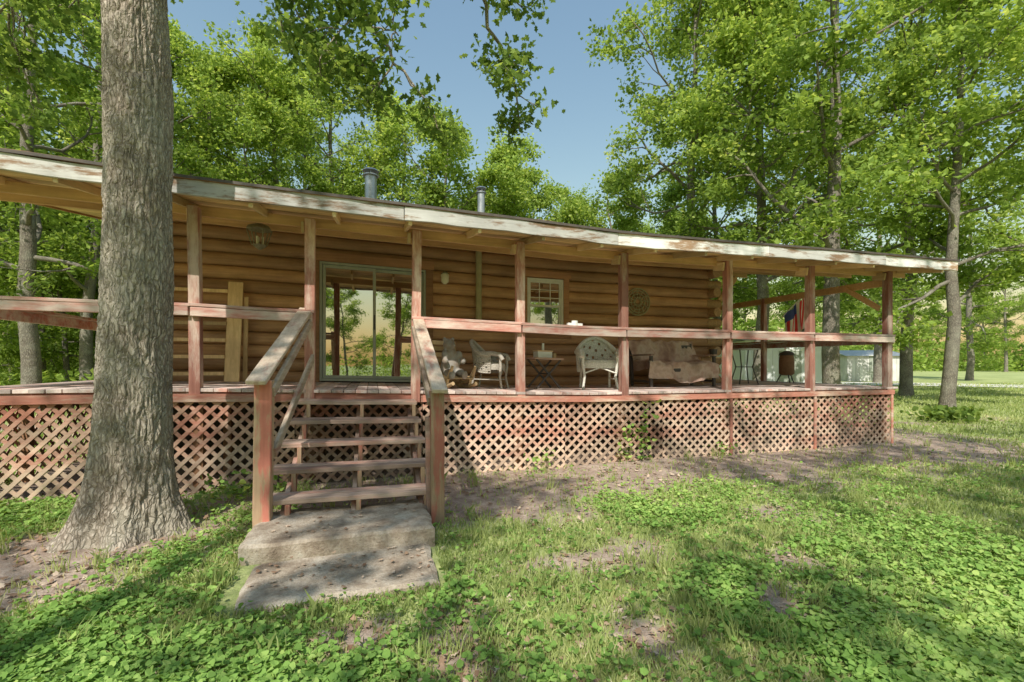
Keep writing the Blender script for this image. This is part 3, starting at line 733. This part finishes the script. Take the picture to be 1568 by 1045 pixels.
pr = np.array(prof); tt = np.linspace(0, len(pr)-1, 46); py = np.interp(tt, range(len(pr)), pr[:, 0]); pzz = np.interp(tt, range(len(pr)), pr[:, 1])
nu = 70; uu = np.linspace(-.72, .72, nu); U, K = np.meshgrid(uu, np.arange(46))
fold = (fbm(U*6+4, K*.13, o=4)-.5)*.24; sag = (fbm(U*2.2, K*.05+9)-.5)*.26
Yv = py[K]-fold*.8; Zv = pzz[K]+fold*.5+sag*.7*(pzz[K] > .2)
Zv = np.maximum(Zv, .03+.14*vnoise(U*4, K*0.)*(K > 40))
V = np.column_stack([(U+.02*np.sin(K*.4)).ravel()+5.30, Yv.ravel()+1.2, Zv.ravel()+DZ])
i = np.arange(45)[:, None]*nu; j = np.arange(nu-1)[None]; F = np.stack([i+j, i+j+1, i+nu+j+1, i+nu+j], -1).reshape(-1, 4)
obj('blanket', raw_mesh('blanket', [(w_house(V), F, 0, np.full(len(V), .5), True)], ['blanket']), gl)
b = MB(); b.box(-.17, .17, -.15, .15, .52, .55, 'pine'); b.box(-.15, .15, -.13, .13, .22, .24, 'pine')
for a in (-.15, .15):
    for c in (-.13, .13): b.board((a, c, 0), (a, c, .52), .03, .03, 'pine', up=(0, 1, 0))
b.tube([(0, 0, .55), (0, 0, .7)], [.06, .08], 12, 'dark')
b.build('plant_stand', None, w_house, .003, loc=(6.45, 1.5, DZ))
b = MB(); b.tube([(0, 0, .70), (0, 0, .72)], .3, 24, 'metal')
for a in range(4):
    an = a*1.57+.5; b.tube([(.26*math.cos(an), .26*math.sin(an), .7), (.16*math.cos(an), .16*math.sin(an), .35), (.27*math.cos(an), .27*math.sin(an), 0)], .012, 6, 'dark')
b.tube([(.17*math.cos(q), .17*math.sin(q), .35) for q in np.linspace(0, 6.283, 20)], .008, 5, 'dark')
b.build('patio_table', None, w_house, loc=(7.3, 1.6, DZ))
b = MB(); b.tube([(0, 0, .16), (0, 0, .2), (0, 0, .5), (0, 0, .6)], [.1, .15, .15, .13], 18, 'trim'); b.tube([(0, 0, .6), (0, 0, .66), (0, 0, .7)], [.16, .13, .04], 18, 'dark')
for a in range(3): an = a*2.09; b.tube([(.1*math.cos(an), .1*math.sin(an), .2), (.2*math.cos(an), .2*math.sin(an), 0)], .014, 6, 'dark')
b.build('smoker_grill', None, w_house, loc=(8.75, 1.9, DZ))
b = MB(); b.board((-2.0, 1.75, 1.1), (-2.0, 1.98, 2.62), .2, .035, 'pine', up=(0, 1, 0)); b.board((-2.95, 1.75, 1.1), (-2.95, 1.98, 2.62), .09, .035, 'pine', up=(0, 1, 0))
for q in range(6):
    z = 1.22+.25*q; b.board((-2.92, 1.76+.15*(z-1.1)-.03, z), (-2.1, 1.76+.15*(z-1.1)-.03, z), .035, .05, 'pine')
b.board((-1.86, 1.9, 1.1), (-1.86, 1.98, 2.4), .06, .03, 'pine', up=(0, 1, 0))
b.build('wooden_ladder_rack', None, w_house, .003)
b = MB()
for r_, th in ((.27, .016), (.22, .012), (.16, .012), (.09, .012)):
    b.tube([(r_*math.cos(q), 0, r_*math.sin(q)) for q in np.linspace(0, 6.2832, 30)], th, 5, 'pipe')
for q in range(12): an = q*math.pi/6; b.tube([(.05*math.cos(an), 0, .05*math.sin(an)), (.15*math.cos(an+.2), -.01, .15*math.sin(an+.2)), (.27*math.cos(an), 0, .27*math.sin(an))], .012, 4, 'pipe')
b.build('wall_medallion', None, w_house, loc=(5.12, WY-.11, 2.76))
b = MB(); b.tube([(0, 0, 0), (0, 0, .07)], .045, 12, 'white'); b.box(-.11, .11, -.03, .03, -.0, .035, 'white'); b.build('candle_dish', None, w_house, .002, loc=(2.75, -.03, 2.045))
fl = group('flag'); b = MB(); b.tube([(9.05, 2.3, 2.5), (9.28, 1.9, 3.0)], .014, 8, 'white'); b.build('flag_pole', fl)
m, nt, out = new_mat('flag_cloth'); tc = N(nt, 'ShaderNodeAttribute'); tc.attribute_name = 'fuv'; sp = N(nt, 'ShaderNodeSeparateXYZ'); nt.links.new(tc.outputs['Vector'], sp.inputs[0])
mm = N(nt, 'ShaderNodeMath', operation='MULTIPLY'); mm.inputs[1].default_value = 6.5; nt.links.new(sp.outputs[0], mm.inputs[0]); fr = N(nt, 'ShaderNodeMath', operation='FRACT'); nt.links.new(mm.outputs[0], fr.inputs[0])
gt = N(nt, 'ShaderNodeMath', operation='GREATER_THAN'); gt.inputs[1].default_value = .5; nt.links.new(fr.outputs[0], gt.inputs[0])
c_ = mix(nt, gt.outputs[0], (.75, .08, .09), (.88, .88, .86))
a1 = N(nt, 'ShaderNodeMath', operation='GREATER_THAN'); a1.inputs[1].default_value = .7; nt.links.new(sp.outputs[1], a1.inputs[0])
a2 = N(nt, 'ShaderNodeMath', operation='LESS_THAN'); a2.inputs[1].default_value = .54; nt.links.new(sp.outputs[0], a2.inputs[0])
am = N(nt, 'ShaderNodeMath', operation='MULTIPLY'); nt.links.new(a1.outputs[0], am.inputs[0]); nt.links.new(a2.outputs[0], am.inputs[1])
finish(nt, out, mix(nt, am.outputs[0], c_, (.08, .12, .40)), .9); M['flag'] = m
nu, nv = 30, 30; vs = []; uvs = []
for k in range(nv):
    for q in range(nu):
        u, v_ = q/(nu-1), k/(nv-1); vs.append((9.08+.24*u+.03*math.sin(u*14+v_*3), 2.25-.40*u+.04*math.sin(u*17), 2.55+.46*u-.80*(1-v_)*(1-.1*u))); uvs.append((u, v_, 0))
me = bpy.data.meshes.new('flag_cloth'); me.from_pydata(vs, [], [(k*nu+q, k*nu+q+1, (k+1)*nu+q+1, (k+1)*nu+q) for k in range(nv-1) for q in range(nu-1)])
a = me.attributes.new('fuv', 'FLOAT_VECTOR', 'POINT'); a.data.foreach_set('vector', np.array(uvs).ravel()); me.materials.append(M['flag'])
obj('flag_cloth', me, fl)

# ================================================================== OUTBUILDINGS
def shed(name, t, s, w, dpt, h, mat, rot, roof=.5):
    b = MB(); n = int(w/.3)
    for k in range(n):
        a = -w/2+w*k/n; b.box(a, a+w/n-.012, -dpt/2, -dpt/2+.03+.01*(k % 2), 0, h, mat, .5+.2*(k % 2))
    b.box(-w/2, w/2-.0, -dpt/2+.05, dpt/2, 0, h-.01, mat)
    b.add([(-w/2-.2, -dpt/2-.2, h), (w/2+.2, -dpt/2-.2, h), (w/2+.2, 0, h+roof), (-w/2-.2, 0, h+roof), (w/2+.2, dpt/2+.2, h), (-w/2-.2, dpt/2+.2, h)], [(0, 1, 2, 3), (3, 2, 4, 5), (0, 3, 5), (1, 4, 2)], 'metal')
    b.box(-.5, .5, -dpt/2-.03, -dpt/2-.005, .05, 2.0, 'frame'); b.box(-.55, .55, -dpt/2-.05, -dpt/2-.032, 2.0, 2.08, 'white')
    x, y = site(t, s); return b.build(name, None, loc=(x, y, 0), rotz=rot)
shed('metal_storage_building', .56, 23, 4.0, 4, 2.5, 'shedw', -.35, .35); shed('garden_shed', .76, 38, 4.2, 4, 2.0, 'shedg', -.4, .5)

# ================================================================== TREES
rs = np.random.default_rng(11)
na, nz = 220, 560; th = np.linspace(0, 2*np.pi, na, endpoint=False); zz = np.concatenate([np.linspace(-.25, 7.2, nz-30), np.linspace(7.25, 12.5, 30)])
TH, ZZ = np.meshgrid(th, zz)
cx = .06*np.sin(ZZ*.5); cyy = .05*np.sin(ZZ*.37+1)
rad = .245-.007*ZZ+.19*np.exp(-np.clip(ZZ+.12, 0, 9)/.22)+.06*np.exp(-np.clip(ZZ, 0, 9)/.9); rad = np.where(ZZ > 7.2, rad*np.interp(ZZ, [7.2, 12.5], [1, .25]), rad)
lob = 1+.16*np.exp(-np.clip(ZZ, 0, 9)/.35)*(np.cos(TH*5+.6)+.4*np.cos(TH*3+2))+.02*np.cos(TH*3+ZZ)
r_ = rad*lob; Xc, Yc = np.cos(TH), np.sin(TH); wq = (fbm(Xc*3, Yc*3, ZZ*2.5)-.5)
b1 = np.abs(fbm((Xc+wq*.25)*10, (Yc+wq*.25)*10, ZZ*4.5, o=2)-.5)*2; b2 = np.abs(vnoise(Xc*20+5, Yc*20, ZZ*18)-.5)*2
bark = np.clip(b1*3.5, 0, 1)*.02+b2*.008+(fbm(Xc*2, Yc*2, ZZ*1.0)-.5)*.06
r_ = r_+bark-.012
V = np.column_stack([(cx+r_*Xc).ravel(), (cyy+r_*Yc).ravel(), ZZ.ravel()])
i = np.arange(nz-1)[:, None]*na; j = np.arange(na)[None]; j2 = (j+1) % na
F = np.stack([i+j, i+j2, i+na+j2, i+na+j], -1).reshape(-1, 4)
tubes = []; cl = []
def P3(x, y, z): return np.array([x-OX, y-OY, z])
def limb(pts, r, L=1.2, ntw=9, seedo=0, droop=-.05):
    rs2 = np.random.default_rng(100+seedo)
    pts = np.array(pts); tt = np.linspace(0, len(pts)-1, 14)
    q = np.column_stack([np.interp(tt, range(len(pts)), pts[:, k]) for k in range(3)])+rs2.normal(size=(14, 3))*.03
    v, f = nptube(q, np.linspace(r, .012, 14), 8); tubes.append((v, f))
    for k in range(ntw):
        a = 4+int(9*k/ntw); d = q[min(a+1, 13)]-q[a]; d /= np.linalg.norm(d); d = d*.8+rs2.normal(size=3)*np.array([.6, .6, .35])
        branchset(rs2, q[a], d, L*(.5+.6*rs2.random()), .014, tubes, cl, 4, 2, droop, .005)
limb([P3(-1.93, -1.29, 7.2), P3(-.9, -.3, 6.75), P3(-.2, .3, 6.2), P3(.3, .5, 5.6), P3(.6, .5, 5.15)], .05, 1.0, 8, 1)
limb([P3(-1.93, -1.29, 8.0), P3(.1, -.4, 7.5), P3(1.2, .0, 6.7), P3(1.7, .25, 6.0), P3(2.1, .35, 5.2)], .055, .85, 7, 2)
limb([P3(-1.93, -1.29, 7.4), P3(-1.5, .3, 7.2), P3(-1.2, 1.2, 6.8), P3(-.6, 2.2, 6.4)], .05, 1.2, 7, 3)
limb([P3(-1.93, -1.29, 7.6), P3(-2.8, -.4, 7.0), P3(-3.6, .4, 6.3), P3(-4.4, 1.2, 5.7)], .05, 1.3, 9, 4)
limb([P3(-1.93, -1.29, 7.0), P3(-3.0, -1.2, 6.0), P3(-3.7, -.6, 5.3), P3(-4.3, .0, 5.0)], .045, 1.0, 6, 5)
for k in range(12):
    z = 8.7+4*k/12; az = k*2.4; branchset(rs, np.array([0, 0, z]), np.array([math.cos(az), math.sin(az), .5+.05*k]), 3.2*(.7+.4*rs.random()), .08, tubes, cl, 5, 3)
cl = np.array(cl); cnt = rs.poisson(9*(.3+1.4*rs.random(len(cl)))); idx = np.repeat(np.arange(len(cl)), cnt)
c = cl[idx]+rs.normal(size=(len(idx), 3))*np.array([.14, .14, .1]); v, f, t = leaves(c, .115, OAK, rs, .6)
g = [(V, F, 0, np.full(len(V), .5), True)]+[(a, b, 0, np.full(len(a), .5), True) for a, b in tubes]+[(v, f, 1, t, False)]
obj('oak_tree', raw_mesh('oak_tree_foreground', g, ['bark', 'leafd']), loc=(OX, OY, 0))

var = [tree_mesh('woodland_tree_a', 1, 18, .26, 4.4, 4.9, 22000, .19, 21), tree_mesh('woodland_tree_b', 2, 15, .20, 3.2, 4.3, 19000, .19, 19),
       tree_mesh('woodland_tree_c', 3, 20, .27, 5.4, 5.1, 23000, .20, 23), tree_mesh('woodland_tree_d', 4, 12, .14, 1.8, 3.6, 15000, .19, 17)]
hs = [18, 15, 20, 12]
def plant(t, s, h, k, name='oak_tree', rot=None, parent=None, xy=None):
    x, y = site(t, s) if xy is None else xy
    return obj(name, var[k], parent, (x, y, 0), random.random()*6.28 if rot is None else rot, h/hs[k])
for (t, s, h, k) in [(.951, 14.7, 13.5, 1), (.70, 16, 18, 0), (.862, 20, 17, 2), (.39, 21, 19, 2), (.54, 20, 18, 0), (1.25, 17, 15, 2),
                     (-1.05, 13.5, 15, 0), (-1.22, 17, 14, 1), (-.93, 19, 16.5, 2), (-.80, 22, 17, 0)]: plant(t, s, h, k)
forest = group('forest_trees')
for (t, s, h, k) in [(-.68, 23, 16.5, 1), (-.52, 25, 18, 0), (-.38, 27, 18.5, 2), (-.25, 28, 16, 1), (-.14, 27, 14.5, 3), (-.04, 30, 15, 1), (.05, 29, 13, 3), (.14, 32, 13, 1), (.24, 28, 12.5, 3), (.45, 28, 16, 1), (.64, 29, 17, 2), (.80, 33, 17, 0), (1.0, 38, 17, 1),
                     (-.6, 32, 19, 2), (-.45, 35, 20, 0), (-.9, 28, 17, 0), (-1.15, 25, 15, 3), (-1.35, 21, 14, 1), (-1.1, 32, 18, 2)]: plant(t, s, h, k, 'forest_tree', parent=forest)
for k in range(20): plant(-1.45+1.1*k/19+random.uniform(-.03, .03), random.uniform(19, 36), random.uniform(6, 10), 3, 'sapling', parent=forest)
for k in range(56):
    t = -1.7+3.5*k/55; far = random.uniform(44, 66) if t < .7 else random.uniform(74, 95)
    plant(t+random.uniform(-.03, .03), far, random.uniform(12, 17), random.choice([0, 1, 2, 3, 3]), 'distant_tree', parent=forest)
shade = tree_mesh('shade_tree', 21, 14, .24, 5.5, 4.3, 4200, .19, 11, sig=.24); shade2 = tree_mesh('shade_tree_b', 22, 15, .24, 6, 4.6, 4500, .19, 12, sig=.24)
for (x, y, k) in [(-6.2, -11, 0), (2.4, -12.5, 1), (-4, -18.5, 1), (9.2, -13.5, 0)]:
    obj('shade_tree', shade2 if k else shade, None, (x, y, 0), random.random()*6)
for k in range(26):
    an = math.radians(120+9*k*.9+random.uniform(-4, 4)); d_ = random.uniform(26, 44); plant(0, 0, random.uniform(9, 14), random.choice([1, 3, 3]), 'distant_tree', parent=forest, xy=(d_*math.sin(an), -8+d_*math.cos(an)))
def thicket(name, spots, size):
    c = np.concatenate([np.column_stack([x+rng.normal(size=n)*r, y+rng.normal(size=n)*r, np.minimum(np.abs(rng.normal(size=n))*hh, hh*1.6)+.05]) for x, y, r, hh, n in spots])
    tin = np.clip(.35+.5*fbm(c[:, 0]*.5, c[:, 1]*.5, c[:, 2]*.5)-.05+rng.normal(size=len(c))*.15, 0, 1)
    v, f, t = leaves(c, size, DIAMOND, rng, .5, tin); obj(name, raw_mesh(name, [(v, f, 0, t, False)], ['leaf']))
sp = [(*site(random.uniform(-1.6, .15), random.uniform(17, 40)), .7, .6, 90) for _ in range(300)]
sp += [(lambda an, d_: (d_*math.sin(an), -8+d_*math.cos(an), 1.4, 1.3, 90))(random.uniform(2.0, 4.6), random.uniform(28, 42)) for _ in range(110)]
thicket('undergrowth', sp, .26)
sp = [(*site(random.uniform(-1.7, .75), random.uniform(44, 60)), 1.8, 3.4, 170) for _ in range(170)]
sp += [(*site(random.uniform(.6, 1.9), random.uniform(76, 94)), 2.6, 3.0, 170) for _ in range(130)]
thicket('woodland_edge', sp, .6)
def weed(name, x, y, h, n, size, mat='clover', spread=.12):
    cc = np.column_stack([x+rng.normal(size=n)*spread, y+rng.normal(size=n)*spread*.6, rng.random(n)*h+.02]); v, f, t = leaves(cc, size, ROUND, rng, 1.0); obj(name, raw_mesh(name, [(v, f, 0, t, False)], [mat]))
weed('lattice_vine', 3.62, -.12, .55, 60, .06); weed('lattice_vine', 3.86, -.1, .75, 26, .07, spread=.05); weed('lattice_vine', 3.9, -.12, .9, 16, .08, spread=.09)
weed('lattice_vine', 2.2, -.15, .25, 40, .05); weed('lattice_vine', 5.2, -.2, .2, 60, .05, spread=.25); weed('weed_clump', -1.45, -.6, .3, 70, .06); weed('weed_clump', -1.1, -.3, .2, 50, .05)
x, y = site(.955, 11.5); weed('hosta_plant', x, y, .28, 420, .13, 'leafd', .42)

# ================================================================== LIGHT, SKY, CAMERA
to_sun = Vector((-.45, -.80, 1.02)).normalized()
sun = bpy.data.lights.new('sun', 'SUN'); sun.energy = 5.0; sun.angle = math.radians(.5); sun.color = (1, .955, .87)
so = bpy.data.objects.new('sun', sun); COL.objects.link(so); so.rotation_euler = to_sun.to_track_quat('Z', 'Y').to_euler()
w = bpy.data.worlds.new('World'); scene.world = w; w.use_nodes = True; nt = w.node_tree
sky = nt.nodes.new('ShaderNodeTexSky'); sky.sky_type = 'NISHITA'; sky.sun_disc = False
sky.sun_elevation = math.asin(to_sun.z); sky.sun_rotation = math.atan2(to_sun.x, to_sun.y); sky.air_density = 2.6; sky.dust_density = 1.0; sky.ozone_density = 5.0
nt.links.new(sky.outputs[0], nt.nodes['Background'].inputs[0]); nt.nodes['Background'].inputs[1].default_value = .15
cam = bpy.data.cameras.new('camera'); co_ = bpy.data.objects.new('camera', cam); COL.objects.link(co_)
cam.sensor_width = 36; cam.lens = 36*700/1568; cam.shift_y = (556-522.5)/1568; cam.clip_end = 2000; cam.clip_start = .05
co_.location = (0, -5.98, 1.45); co_.rotation_euler = (math.radians(90), 0, math.radians(-17))
scene.camera = co_
scene.view_settings.view_transform = 'Standard'; scene.view_settings.look = 'None'; scene.view_settings.exposure = 0
